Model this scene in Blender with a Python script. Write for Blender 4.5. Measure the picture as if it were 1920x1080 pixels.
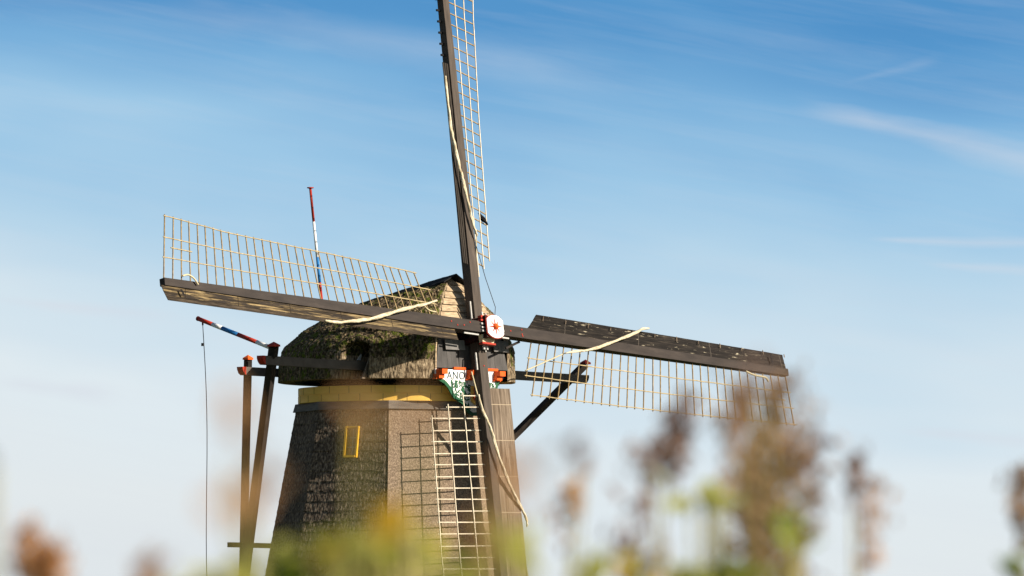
import bpy, bmesh, math, random
from mathutils import Vector, Matrix, noise
random.seed(7)
R = math.radians
for o in list(bpy.data.objects): bpy.data.objects.remove(o)
scn = bpy.context.scene
C = scn.collection

# ------------------------------------------------------------------ camera
CAM = Vector((3.94188, -263.06379, 2.9)); PITCH = 0.0540115; FPX = 14436.07
cd = bpy.data.cameras.new('camera'); cam = bpy.data.objects.new('camera', cd); C.objects.link(cam)
cam.location = CAM; cam.rotation_euler = (math.pi/2 + PITCH, 0, 0)
cd.sensor_width = 36; cd.lens = FPX*36/1920; cd.clip_start = 0.5; cd.clip_end = 20000
cd.dof.use_dof = True; cd.dof.focus_distance = 261.0; cd.dof.aperture_fstop = 5.2
scn.camera = cam

# ------------------------------------------------------------------ sky, sun, exposure
SUN_AZ, SUN_EL = R(64.5), R(25.0)          # azimuth from the camera side (-Y) towards +X
SD = Vector((math.sin(SUN_AZ)*math.cos(SUN_EL), -math.cos(SUN_AZ)*math.cos(SUN_EL), math.sin(SUN_EL)))
sl = bpy.data.lights.new('sun', 'SUN'); sl.energy = 5.0; sl.angle = R(0.5); sl.color = (1, .90, .76)
so = bpy.data.objects.new('sun', sl); C.objects.link(so); so.rotation_euler = SD.to_track_quat('Z', 'Y').to_euler()
world = bpy.data.worlds.new('World'); scn.world = world; world.use_nodes = True
SKY_STRENGTH = 0.05; EXPOSURE = 0.7
def build_world():
    nt = world.node_tree; N = nt.nodes; L = nt.links; N.clear()
    out = N.new('ShaderNodeOutputWorld'); bg = N.new('ShaderNodeBackground'); L.new(bg.outputs[0], out.inputs[0])
    bg.inputs[1].default_value = SKY_STRENGTH
    sky = N.new('ShaderNodeTexSky'); sky.sky_type = 'NISHITA'; sky.sun_disc = False
    sky.sun_elevation = SUN_EL; sky.sun_rotation = math.pi - SUN_AZ
    tc = N.new('ShaderNodeTexCoord'); sep = N.new('ShaderNodeSeparateXYZ'); L.new(tc.outputs['Generated'], sep.inputs[0])
    def math_(op, a, b=None, clamp=False):
        m = N.new('ShaderNodeMath'); m.operation = op; m.use_clamp = clamp
        for i, v in enumerate((a, b)):
            if v is None: continue
            if isinstance(v, (int, float)): m.inputs[i].default_value = v
            else: L.new(v, m.inputs[i])
        return m.outputs[0]
    x, y, z = sep.outputs
    # low band of clear air from pale horizon to blue, as a function of elevation; above it the Nishita sky
    zz = math_('MULTIPLY', z, 10.0)
    wn = N.new('ShaderNodeTexNoise'); wn.inputs['Scale'].default_value = 1; wn.inputs['Detail'].default_value = 3
    cmb = N.new('ShaderNodeCombineXYZ'); L.new(math_('MULTIPLY', x, 14), cmb.inputs[0]); L.new(math_('MULTIPLY', y, 14), cmb.inputs[1])
    L.new(math_('ADD', math_('MULTIPLY', z, 60), math_('MULTIPLY', x, 8)), cmb.inputs[2]); L.new(cmb.outputs[0], wn.inputs['Vector'])
    zz = math_('ADD', zz, math_('MULTIPLY', math_('SUBTRACT', wn.outputs[0], .5), .30))
    zz = math_('ADD', zz, math_('MULTIPLY', math_('MULTIPLY', math_('MINIMUM', x, 0.0), 1.7), math_('MULTIPLY', math_('SUBTRACT', .096, z), 55, True)))
    ramp = N.new('ShaderNodeValToRGB'); L.new(zz, ramp.inputs[0]); cr = ramp.color_ramp
    stops = SKY_STOPS
    while len(cr.elements) < len(stops): cr.elements.new(.5)
    for e, (p, c) in zip(cr.elements, stops):
        e.position = p; e.color = tuple(srgb(v) for v in c) + (1,)
    gain = N.new('ShaderNodeVectorMath'); gain.operation = 'SCALE'; L.new(ramp.outputs[0], gain.inputs[0]); gain.inputs[3].default_value = 1/SKY_STRENGTH/2**EXPOSURE
    # thin cirrus: fine fibres stretched along a slightly falling direction
    n2 = N.new('ShaderNodeTexNoise'); n2.inputs['Scale'].default_value = 1; n2.inputs['Detail'].default_value = 7; n2.inputs['Roughness'].default_value = .66; n2.inputs['Distortion'].default_value = .4
    c2 = N.new('ShaderNodeCombineXYZ'); L.new(math_('MULTIPLY', x, 22), c2.inputs[0]); L.new(math_('MULTIPLY', y, 22), c2.inputs[1])
    L.new(math_('ADD', math_('MULTIPLY', z, 330), math_('MULTIPLY', x, 60)), c2.inputs[2]); L.new(c2.outputs[0], n2.inputs['Vector'])
    mr = N.new('ShaderNodeMapRange'); L.new(n2.outputs[0], mr.inputs[0]); mr.inputs[1].default_value = .45; mr.inputs[2].default_value = .80; mr.inputs[3].default_value = 0; mr.inputs[4].default_value = .14
    # streaks: (x0, z0) at the start, slope, width, strength, all in directions of the sky
    n3 = N.new('ShaderNodeTexNoise'); n3.inputs['Scale'].default_value = 1; n3.inputs['Detail'].default_value = 5
    c3 = N.new('ShaderNodeCombineXYZ'); L.new(math_('MULTIPLY', x, 70), c3.inputs[0]); L.new(math_('MULTIPLY', z, 220), c3.inputs[2]); L.new(math_('MULTIPLY', y, 70), c3.inputs[1]); L.new(c3.outputs[0], n3.inputs['Vector'])
    cloud = mr.outputs[0]
    for (x0, z0, x1, z1, curve, wd, st) in STREAKS:
        t = N.new('ShaderNodeMapRange'); L.new(x, t.inputs[0]); t.inputs[1].default_value = x0; t.inputs[2].default_value = x1; t.clamp = True
        tt = t.outputs[0]
        line = math_('ADD', math_('ADD', z0, math_('MULTIPLY', tt, z1 - z0)), math_('MULTIPLY', math_('MULTIPLY', tt, math_('SUBTRACT', 1.0, tt)), curve))
        d = math_('ABSOLUTE', math_('SUBTRACT', z, line))
        d = math_('ADD', d, math_('MULTIPLY', math_('SUBTRACT', n3.outputs[0], .5), wd*1.1))
        wdt = math_('MULTIPLY', math_('ADD', math_('MULTIPLY', tt, .7), .45), wd)
        f = math_('SUBTRACT', 1.0, math_('DIVIDE', d, wdt), True)
        fo = N.new('ShaderNodeMapRange'); fo.interpolation_type = 'SMOOTHSTEP'; L.new(x, fo.inputs[0]); fo.inputs[1].default_value = x0-.001; fo.inputs[2].default_value = x0 + (x1-x0)*.35
        fi = N.new('ShaderNodeMapRange'); fi.interpolation_type = 'SMOOTHSTEP'; L.new(x, fi.inputs[0]); fi.inputs[1].default_value = x1 + (x1-x0)*.02; fi.inputs[2].default_value = x1 - (x1-x0)*.3
        f = math_('MULTIPLY', math_('MULTIPLY', f, fo.outputs[0]), st)
        if x1 < .06: f = math_('MULTIPLY', f, fi.outputs[0])
        front = math_('GREATER_THAN', y, 0.0)
        cloud = math_('ADD', cloud, math_('MULTIPLY', f, front), True)
    mixc = N.new('ShaderNodeMix'); mixc.data_type = 'RGBA'; L.new(cloud, mixc.inputs[0]); L.new(gain.outputs[0], mixc.inputs[6])
    k = 1/SKY_STRENGTH/2**EXPOSURE; mixc.inputs[7].default_value = (srgb(214)*k, srgb(219)*k, srgb(229)*k, 1)
    up = N.new('ShaderNodeMapRange'); L.new(z, up.inputs[0]); up.inputs[1].default_value = .093; up.inputs[2].default_value = .125
    mixs = N.new('ShaderNodeMix'); mixs.data_type = 'RGBA'; L.new(up.outputs[0], mixs.inputs[0]); L.new(mixc.outputs[2], mixs.inputs[6]); L.new(sky.outputs[0], mixs.inputs[7])
    L.new(mixs.outputs[2], bg.inputs[0])
def srgb(v):
    v /= 255.0
    return v/12.92 if v <= .04045 else ((v+.055)/1.055)**2.4
# position = 10 * sin(elevation)
SKY_STOPS = [(0.00, (222, 228, 232)), (0.17, (226, 233, 236)), (0.32, (223, 234, 240)), (0.44, (204, 224, 237)), (0.55, (182, 213, 234)),
             (0.66, (156, 199, 230)), (0.78, (122, 176, 219)), (0.90, (86, 150, 204)), (1.0, (76, 140, 197))]
STREAKS = [(-.068, .0525, -.042, .0500, .0, .0013, .35), (-.068, .0418, -.050, .0400, .0, .0022, .4), (.0355, .0776, .068, .0697, .0022, .0026, .36), (.046, .0603, .060, .0597, .0, .0008, .35), (.053, .0571, .069, .0560, .0, .0010, .3),
           (-.052, .0905, .015, .0790, .006, .0042, .16), (.050, .0355, .068, .0340, .0, .0014, .35), (.043,.0805,.056,.0835,.0,.0010,.12)]
build_world()
scn.view_settings.view_transform = 'Standard'; scn.view_settings.look = 'None'; scn.view_settings.gamma = 1; scn.view_settings.exposure = EXPOSURE

# ------------------------------------------------------------------ materials
def mat(name, stops, scale=(1, 1, 1), detail=6, rough=.8, bump=.0, bscale=None, coord='Object', rough_n=.62, patch=None, bands=None, dist=.0, spec=.14, transl=0):
    """noise ramp material; patch=(colour, scale, lo, hi) adds stains or moss; bands=(axis, period, depth) draws joints"""
    m = bpy.data.materials.new(name); m.use_nodes = True; nt = m.node_tree; N = nt.nodes; L = nt.links
    bs = N['Principled BSDF']; bs.inputs['Roughness'].default_value = rough; bs.inputs['Specular IOR Level'].default_value = spec
    tc = N.new('ShaderNodeTexCoord'); mp = N.new('ShaderNodeMapping'); L.new(tc.outputs[coord], mp.inputs[0]); mp.inputs['Scale'].default_value = scale
    nz = N.new('ShaderNodeTexNoise'); L.new(mp.outputs[0], nz.inputs['Vector']); nz.inputs['Scale'].default_value = 1; nz.inputs['Detail'].default_value = detail; nz.inputs['Roughness'].default_value = rough_n; nz.inputs['Distortion'].default_value = dist
    rp = N.new('ShaderNodeValToRGB'); L.new(nz.outputs[0], rp.inputs[0]); cr = rp.color_ramp
    while len(cr.elements) < len(stops): cr.elements.new(.5)
    for e, (p, c) in zip(cr.elements, stops): e.position = p; e.color = tuple(c) + (1,)
    col = rp.outputs[0]
    for pt in (patch or []):
        pc, ps, lo, hi = pt
        mp2 = N.new('ShaderNodeMapping'); L.new(tc.outputs[coord], mp2.inputs[0]); mp2.inputs['Scale'].default_value = ps; mp2.inputs['Location'].default_value = (3.1, 7.7, 1.3)
        n2 = N.new('ShaderNodeTexNoise'); L.new(mp2.outputs[0], n2.inputs['Vector']); n2.inputs['Scale'].default_value = 1; n2.inputs['Detail'].default_value = 6; n2.inputs['Roughness'].default_value = .65
        mr = N.new('ShaderNodeMapRange'); L.new(n2.outputs[0], mr.inputs[0]); mr.inputs[1].default_value = lo; mr.inputs[2].default_value = hi
        mx = N.new('ShaderNodeMix'); mx.data_type = 'RGBA'; L.new(mr.outputs[0], mx.inputs[0]); L.new(col, mx.inputs[6]); mx.inputs[7].default_value = tuple(pc) + (1,)
        col = mx.outputs[2]
    h = nz.outputs[0]
    if bands:
        ax, per, wd, colr = bands
        sp = N.new('ShaderNodeSeparateXYZ'); L.new(tc.outputs[coord], sp.inputs[0])
        a = N.new('ShaderNodeMath'); a.operation = 'DIVIDE'; L.new(sp.outputs[ax], a.inputs[0]); a.inputs[1].default_value = per
        b = N.new('ShaderNodeMath'); b.operation = 'FRACT'; L.new(a.outputs[0], b.inputs[0])
        c = N.new('ShaderNodeMath'); c.operation = 'LESS_THAN'; L.new(b.outputs[0], c.inputs[0]); c.inputs[1].default_value = wd/per
        mx = N.new('ShaderNodeMix'); mx.data_type = 'RGBA'; L.new(c.outputs[0], mx.inputs[0]); L.new(col, mx.inputs[6]); mx.inputs[7].default_value = tuple(colr) + (1,)
        col = mx.outputs[2]
    L.new(col, bs.inputs['Base Color'])
    if bump:
        if bscale:
            mp3 = N.new('ShaderNodeMapping'); L.new(tc.outputs[coord], mp3.inputs[0]); mp3.inputs['Scale'].default_value = bscale
            n3 = N.new('ShaderNodeTexNoise'); L.new(mp3.outputs[0], n3.inputs['Vector']); n3.inputs['Scale'].default_value = 1; n3.inputs['Detail'].default_value = 5; h = n3.outputs[0]
        bp = N.new('ShaderNodeBump'); bp.inputs['Strength'].default_value = 1; bp.inputs['Distance'].default_value = bump; L.new(h, bp.inputs['Height']); L.new(bp.outputs[0], bs.inputs['Normal'])
    if transl:
        tr = N.new('ShaderNodeBsdfTranslucent'); L.new(col, tr.inputs[0]); ms = N.new('ShaderNodeMixShader'); ms.inputs[0].default_value = transl
        L.new(bs.outputs[0], ms.inputs[1]); L.new(tr.outputs[0], ms.inputs[2]); L.new(ms.outputs[0], N['Material Output'].inputs[0])
    return m
M = {}
def thatch_side(name, lift, patch=None):
    k = lift
    return mat(name, [(.30, (.018*k, .013*k, .010*k)), (.46, (.10*k, .075*k, .055*k)), (.58, (.26*k, .20*k, .145*k)), (.74, (.52*k, .42*k, .32*k))], (17, 17, 6.5), 6, .95, .05, (22, 22, 8), patch=patch, spec=.1)
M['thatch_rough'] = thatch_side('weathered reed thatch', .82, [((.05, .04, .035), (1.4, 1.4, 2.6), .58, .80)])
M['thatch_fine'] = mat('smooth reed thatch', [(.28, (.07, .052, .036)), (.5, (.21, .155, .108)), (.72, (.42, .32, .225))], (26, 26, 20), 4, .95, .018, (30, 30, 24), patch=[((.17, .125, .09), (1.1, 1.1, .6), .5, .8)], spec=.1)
M['thatch_moss_shade'] = mat('mossy and shade darkened reed thatch', [(.34, (.008, .006, .004)), (.47, (.055, .040, .022)), (.58, (.19, .14, .085)), (.72, (.44, .34, .22))], (14, 14, 8), 7, .95, .05, (17, 17, 9),
                       patch=[((.085, .105, .012), (5.5, 5.5, 3.0), .51, .61), ((.012, .015, .004), (8, 8, 7), .55, .64)], spec=.1)
M['thatch_cap'] = mat('dry reed thatch', [(.30, (.02, .014, .008)), (.46, (.15, .11, .068)), (.58, (.33, .255, .165)), (.74, (.52, .42, .29))], (16, 16, 4.5), 6, .95, .04, (24, 24, 7), spec=.1)
M['stock'] = mat('grey brown painted steel', [(.3, (.024, .019, .017)), (.6, (.042, .033, .028)), (.8, (.062, .049, .041))], (1.2, 5, 5), 6, .6, .0, patch=[((.22, .085, .05), (2.2, 9, 9), .70, .76), ((.03, .026, .022), (.8, 7, 7), .60, .85)])
M['stock_pale'] = mat('lighter grey brown stock', [(.3, (.05, .04, .033)), (.6, (.085, .068, .055)), (.8, (.125, .10, .08))], (1.2, 8, 8), 7, .7, .0, patch=[((.03, .024, .02), (.8, 9, 9), .58, .80)])  # lighter stock colour for the upper and lower sails
M['board_yellow'] = mat('bare weathered board', [(.36, (.012, .009, .006)), (.48, (.055, .040, .024)), (.57, (.20, .145, .072)), (.71, (.46, .35, .175))], (.7, 15, 15), 8, .85, .01, (1.5, 30, 30), patch=[((.03, .024, .02), (.9, 7, 7), .47, .58)], bands=(0, 2.35, .03, (.02, .015, .01)))
M['board_worn'] = mat('worn dark board edge', [(.3, (.014, .011, .008)), (.52, (.045, .034, .024)), (.64, (.09, .068, .045)), (.76, (.25, .19, .115))], (1.6, 20, 20), 8, .85, .01, (2, 34, 34))
M['board_black'] = mat('flaking black board', [(.3, (.006, .005, .005)), (.54, (.018, .015, .013)), (.66, (.045, .036, .028)), (.76, (.16, .13, .095))], (1.3, 18, 18), 8, .8, .01, (2, 34, 34), patch=[((.40, .35, .25), (2.2, 15, 15), .62, .68)], bands=(0, 3.7, .02, (.10, .085, .07)))
M['board_brown'] = mat('silvered brown board', [(.3, (.07, .05, .034)), (.5, (.19, .145, .105)), (.7, (.34, .27, .20))], (.8, 16, 16), 7, .85, .01, (1.5, 30, 30), bands=(0, 1.25, .02, (.45, .36, .25)))
M['board_dark'] = mat('dark board', [(.3, (.012, .01, .008)), (.6, (.05, .042, .035)), (.8, (.11, .09, .07))], (.8, 16, 16), 6, .85)
M['bar'] = mat('golden wooden bar', [(.3, (.17, .115, .055)), (.6, (.33, .24, .12)), (.8, (.48, .37, .22))], (6, 6, 6), 4, .75)
M['bar_pale'] = mat('pale golden lath', [(.3, (.25, .19, .095)), (.6, (.42, .33, .18)), (.8, (.58, .47, .30))], (6, 6, 6), 4, .75)
M['lath'] = mat('pale wooden lath', [(.3, (.50, .42, .30)), (.6, (.70, .62, .48)), (.8, (.80, .74, .62))], (6, 6, 6), 4, .7)
M['cloth'] = mat('cream sail cloth', [(.3, (.30, .23, .13)), (.48, (.56, .48, .33)), (.7, (.74, .68, .54))], (5, 14, 14), 5, .9, .03)
M['rope'] = mat('pale rope', [(.3, (.45, .38, .22)), (.7, (.68, .60, .40))], (40, 40, 40), 3, .9)
M['wire'] = mat('dark wire', [(.3, (.02, .02, .022)), (.7, (.04, .04, .045))], (9, 9, 9), 2, .5)
M['beam'] = mat('tarred beam', [(.3, (.018, .015, .013)), (.6, (.038, .031, .027)), (.8, (.06, .05, .043))], (3, 3, 3), 6, .7, .01, patch=[((.10, .085, .075), (2, 2, .8), .66, .72)])
M['beam_grey'] = mat('grey painted beam', [(.3, (.085, .072, .062)), (.7, (.125, .108, .094))], (3, 3, 3), 5, .75)
M['dull_black'] = mat('black weatherboard', [(.3, (.006, .006, .007)), (.6, (.013, .013, .014)), (.8, (.03, .028, .027))], (9, 9, 3), 6, .8, .01)
M['breast'] = mat('grey tarred breast boards', [(.3, (.055, .052, .05)), (.55, (.082, .077, .074)), (.75, (.12, .113, .108))], (6, 6, 1.4), 6, .75, .006)
M['breast_pale'] = mat('pale grey board', [(.3, (.13, .125, .12)), (.7, (.20, .19, .18))], (6, 6, 1.4), 6, .8)
M['plank'] = mat('weathered gable plank', [(.3, (.16, .115, .07)), (.45, (.34, .25, .155)), (.6, (.50, .385, .25)), (.75, (.62, .50, .35))], (3, 3, 22), 7, .85, .008, patch=[((.22, .17, .115), (1.6, 1.6, 9), .58, .72)])
M['skirt'] = mat('grey lead skirting board', [(.3, (.085, .078, .07)), (.6, (.155, .14, .122)), (.8, (.23, .21, .185))], (2, 2, 9), 6, .8, .006)
M['yellow'] = mat('yellow paint', [(.3, (.80, .47, .085)), (.6, (.88, .55, .12)), (.8, (.90, .62, .20))], (1.2, 1.2, 5), 6, .6, .0, patch=[((.62, .46, .18), (3, 3, 9), .68, .80)])
M['yellow_frame'] = mat('deep yellow paint', [(.3, (.62, .33, .02)), (.7, (.78, .46, .03))], (5, 5, 5), 4, .5)
M['red'] = mat('red paint', [(.3, (.30, .022, .012)), (.7, (.42, .04, .02))], (5, 5, 5), 5, .5, patch=[((.30, .07, .05), (8, 8, 8), .62, .72)])
M['dark_red'] = mat('dark red paint', [(.3, (.07, .005, .004)), (.7, (.11, .01, .008))], (5, 5, 5), 5, .55)
M['poll'] = mat('black red cast iron', [(.3, (.014, .006, .005)), (.7, (.04, .008, .006))], (5, 5, 5), 5, .5)
M['orange_red'] = mat('orange red paint', [(.3, (.66, .085, .012)), (.7, (.78, .13, .02))], (5, 5, 5), 5, .5)
M['white'] = mat('white paint', [(.3, (.74, .73, .70)), (.7, (.82, .81, .79))], (6, 6, 6), 4, .45)
M['cream'] = mat('cream paint', [(.3, (.52, .44, .28)), (.7, (.66, .58, .40))], (6, 6, 6), 5, .6)
M['blue'] = mat('blue paint', [(.3, (.02, .14, .38)), (.7, (.03, .19, .46))], (6, 6, 6), 4, .5)
M['green'] = mat('green paint', [(.3, (.015, .075, .035)), (.7, (.03, .12, .06))], (6, 6, 6), 4, .5)
M['lettering'] = mat('dark blue green paint', [(.3, (.02, .05, .06)), (.7, (.03, .07, .085))], (6, 6, 6), 4, .5)
M['iron'] = mat('pale galvanised iron', [(.3, (.32, .31, .29)), (.7, (.52, .51, .48))], (12, 12, 12), 5, .5)
M['glass'] = mat('pane with painted orange haze', [(.3, (.34, .20, .04)), (.7, (.46, .28, .07))], (3, 3, 3), 4, .2, spec=.6)  # orange haze over the window is mixed into the pane colour
M['brick'] = mat('red brick base', [(.3, (.16, .07, .045)), (.7, (.28, .14, .09))], (5, 5, 14), 5, .9, .01, bands=(2, .075, .012, (.35, .32, .28)))
M['ground'] = mat('rough meadow', [(.3, (.035, .045, .014)), (.55, (.065, .085, .025)), (.8, (.13, .12, .05))], (.6, .6, .6), 9, .95, .06, (8, 8, 8))
M['plume'] = mat('brown reed plume', [(.3, (.26, .16, .085)), (.6, (.42, .27, .15)), (.8, (.58, .40, .24))], (20, 20, 20), 4, .9, transl=.45)
M['plume_grey'] = mat('greyish reed plume', [(.3, (.20, .13, .10)), (.6, (.34, .23, .18)), (.8, (.48, .36, .29))], (20, 20, 20), 4, .9, transl=.45)
M['plume_gold'] = mat('orange reed plume', [(.3, (.46, .24, .10)), (.6, (.62, .36, .17)), (.8, (.72, .48, .27))], (20, 20, 20), 4, .9, transl=.45)
M['stem'] = mat('straw reed stem', [(.3, (.22, .20, .06)), (.7, (.38, .33, .12))], (8, 8, 8), 3, .7)
M['leaf_green'] = mat('green leaf', [(.3, (.20, .27, .02)), (.6, (.34, .42, .05)), (.8, (.48, .54, .10))], (9, 9, 9), 4, .6, transl=.5)
M['leaf_lime'] = mat('yellow green leaf', [(.3, (.38, .40, .06)), (.6, (.56, .54, .12)), (.8, (.74, .68, .24))], (9, 9, 9), 4, .6, transl=.5)
M['leaf_yellow'] = mat('autumn yellow leaf', [(.3, (.72, .42, .03)), (.6, (.84, .56, .05)), (.8, (.88, .68, .14))], (9, 9, 9), 4, .6, transl=.5)
M['leaf_dark'] = mat('dark grey green leaf', [(.3, (.03, .05, .03)), (.7, (.06, .09, .05))], (9, 9, 9), 4, .6, transl=.3)
M['feather'] = mat('black feathers', [(.3, (.004, .004, .006)), (.7, (.012, .012, .017))], (30, 30, 30), 3, .6)

# ------------------------------------------------------------------ mesh helpers
def new_obj(name, verts, faces, m, parent=None, smooth=False, mats=None, fm=None, mw=None):
    me = bpy.data.meshes.new(name); me.from_pydata([tuple(v) for v in verts], [], faces); me.update()
    o = bpy.data.objects.new(name, me); C.objects.link(o)
    for k in (mats or [m]): me.materials.append(M[k])
    if fm: me.polygons.foreach_set('material_index', fm)
    if smooth: me.polygons.foreach_set('use_smooth', [True]*len(me.polygons))
    if parent: o.parent = parent
    if mw is not None:
        o.matrix_basis = Matrix.Identity(4) if (parent and parent.get('framed')) else mw
        o['framed'] = 1
    return o
class MB:
    def __init__(s): s.v = []; s.f = []; s.m = []; s.p = []
    def add(s, vs, fs, mi=0):
        b = len(s.v); s.v += [Vector(v) for v in vs]; f0 = len(s.f); s.f += [[b+i for i in f] for f in fs]; s.p.append((len(vs), (f0, len(s.f)))); s.m += [mi]*len(fs)
    def box(s, c, x, y, z, mi=0):
        """centre c and three half-extent vectors"""
        c, x, y, z = Vector(c), Vector(x), Vector(y), Vector(z)
        vs = [c+a*x+b*y+d*z for a in (-1, 1) for b in (-1, 1) for d in (-1, 1)]
        s.add(vs, [(0, 1, 3, 2), (4, 6, 7, 5), (0, 4, 5, 1), (2, 3, 7, 6), (0, 2, 6, 4), (1, 5, 7, 3)], mi)
    def beam(s, a, b, w, h, up=(0, 0, 1), w2=None, h2=None, mi=0):
        a, b, up = Vector(a), Vector(b), Vector(up); d = (b-a).normalized(); sd = d.cross(up).normalized(); u = sd.cross(d)
        w2 = w if w2 is None else w2; h2 = h if h2 is None else h2
        vs = []
        for p, ww, hh in ((a, w, h), (b, w2, h2)):
            for i, j in ((-1, -1), (1, -1), (1, 1), (-1, 1)): vs.append(p+sd*ww*.5*i+u*hh*.5*j)
        s.add(vs, [(0, 1, 2, 3), (7, 6, 5, 4), (0, 4, 5, 1), (1, 5, 6, 2), (2, 6, 7, 3), (3, 7, 4, 0)], mi)
    def tube(s, pts, r, n=8, mi=0):
        pts = [Vector(p) for p in pts]; rs = r if isinstance(r, (list, tuple)) else [r]*len(pts); vs = []; fs = []
        prev = None
        for i, p in enumerate(pts):
            d = (pts[min(i+1, len(pts)-1)]-pts[max(i-1, 0)]).normalized()
            if prev is None: prev = d.orthogonal()
            sd = (prev-d*prev.dot(d)).normalized(); prev = sd; u = d.cross(sd)
            for k in range(n):
                a = 2*math.pi*k/n; vs.append(p+(sd*math.cos(a)+u*math.sin(a))*rs[i])
        for i in range(len(pts)-1):
            for k in range(n): fs.append((i*n+k, i*n+(k+1) % n, (i+1)*n+(k+1) % n, (i+1)*n+k))
        fs.append(tuple(range(n))[::-1]); fs.append(tuple((len(pts)-1)*n+k for k in range(n)))
        s.add(vs, fs, mi)
    def prism(s, poly, d, mi=0):
        """poly: list of Vectors in a plane, extruded by d"""
        n = len(poly); vs = [Vector(p) for p in poly]+[Vector(p)+Vector(d) for p in poly]
        s.add(vs, [tuple(range(n)), tuple(range(2*n-1, n-1, -1))]+[(i, n+i, n+(i+1) % n, (i+1) % n) for i in range(n)], mi)
    def obj(s, name, m, parent=None, smooth=False, mw=None, mats=None):
        return new_obj(name, s.v, s.f, m, parent, smooth, mats, s.m if mats else None, mw)
def each(mb, name, m, parent=None, smooth=False, mw=None):
    """link every separately added piece as an object of its own"""
    out = []; b = 0
    for nv, nf in mb.p:
        q = MB(); q.v = mb.v[b:b+nv]; q.f = [[i-b for i in f] for f in mb.f[nf[0]:nf[1]]]; q.m = [0]*len(q.f); b += nv
        out.append(q.obj(name, m, parent, smooth, mw))
    return out
def tag(o, label=None, cat=None, group=None, kind=None):
    for k, v in (('label', label), ('category', cat), ('group', group), ('kind', kind)):
        if v: o[k] = v
    return o
def empty(name, loc=(0, 0, 0), parent=None):
    o = bpy.data.objects.new(name, None); C.objects.link(o); o.location = loc
    if parent: o.parent = parent
    return o
def fbm(p, o=3):
    v = 0; a = 1; t = 0
    for _ in range(o):
        v += noise.noise(p)*a; t += a; a *= .55; p = p*2.1
    return v/t
def resample(pts, n):
    """smooth curve through points (Catmull-Rom)"""
    P = [Vector(p) for p in pts]; out = []
    for i in range(len(P)-1):
        a, b, c, d = P[max(i-1, 0)], P[i], P[i+1], P[min(i+2, len(P)-1)]
        for k in range(n):
            t = k/n; out.append(.5*((2*b)+(-a+c)*t+(2*a-5*b+4*c-d)*t*t+(-a+3*b-3*c+d)*t**3))
    out.append(P[-1]); return out

# ------------------------------------------------------------------ ground
def ground():
    n = 90; S = 6000; vs = []; fs = []
    def g(t): return S*math.copysign(abs(t)**3, t)
    for i in range(n+1):
        for j in range(n+1):
            x, y = g(i/n*2-1), g(j/n*2-1)
            vs.append((x, y, .12*fbm(Vector((x*.05, y*.05, 0))) if abs(x) < 300 and abs(y) < 400 else 0))
    for i in range(n):
        for j in range(n): fs.append((i*(n+1)+j, (i+1)*(n+1)+j, (i+1)*(n+1)+j+1, i*(n+1)+j+1))
    tag(new_obj('ground', vs, fs, 'ground', smooth=True), kind='structure')
ground()

# ------------------------------------------------------------------ the windmill
# cap frame: f forward along the windshaft's bearing, l to its right, z up
PHI, TILT, SPIN = 0.81139, 0.20299, 0.0688
NH = Vector((math.sin(PHI), -math.cos(PHI), 0)); LT = Vector((math.cos(PHI), math.sin(PHI), 0)); ZU = Vector((0, 0, 1))
def W(f, l, z): return NH*f+LT*l+ZU*z
SN = NH*math.cos(TILT)+ZU*math.sin(TILT)                       # windshaft direction
WUP = -NH*math.sin(TILT)+ZU*math.cos(TILT)
RR = math.cos(SPIN)*LT-math.sin(SPIN)*WUP; VV = math.cos(SPIN)*WUP+math.sin(SPIN)*LT
HUB = W(4.45, 0, 15.6)                                          # front face of the outer stock at the crossing
mill = empty('windmill')
tag(mill, 'thatched eight sided windmill with four lattice sails turned to the right', 'windmill')

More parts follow.
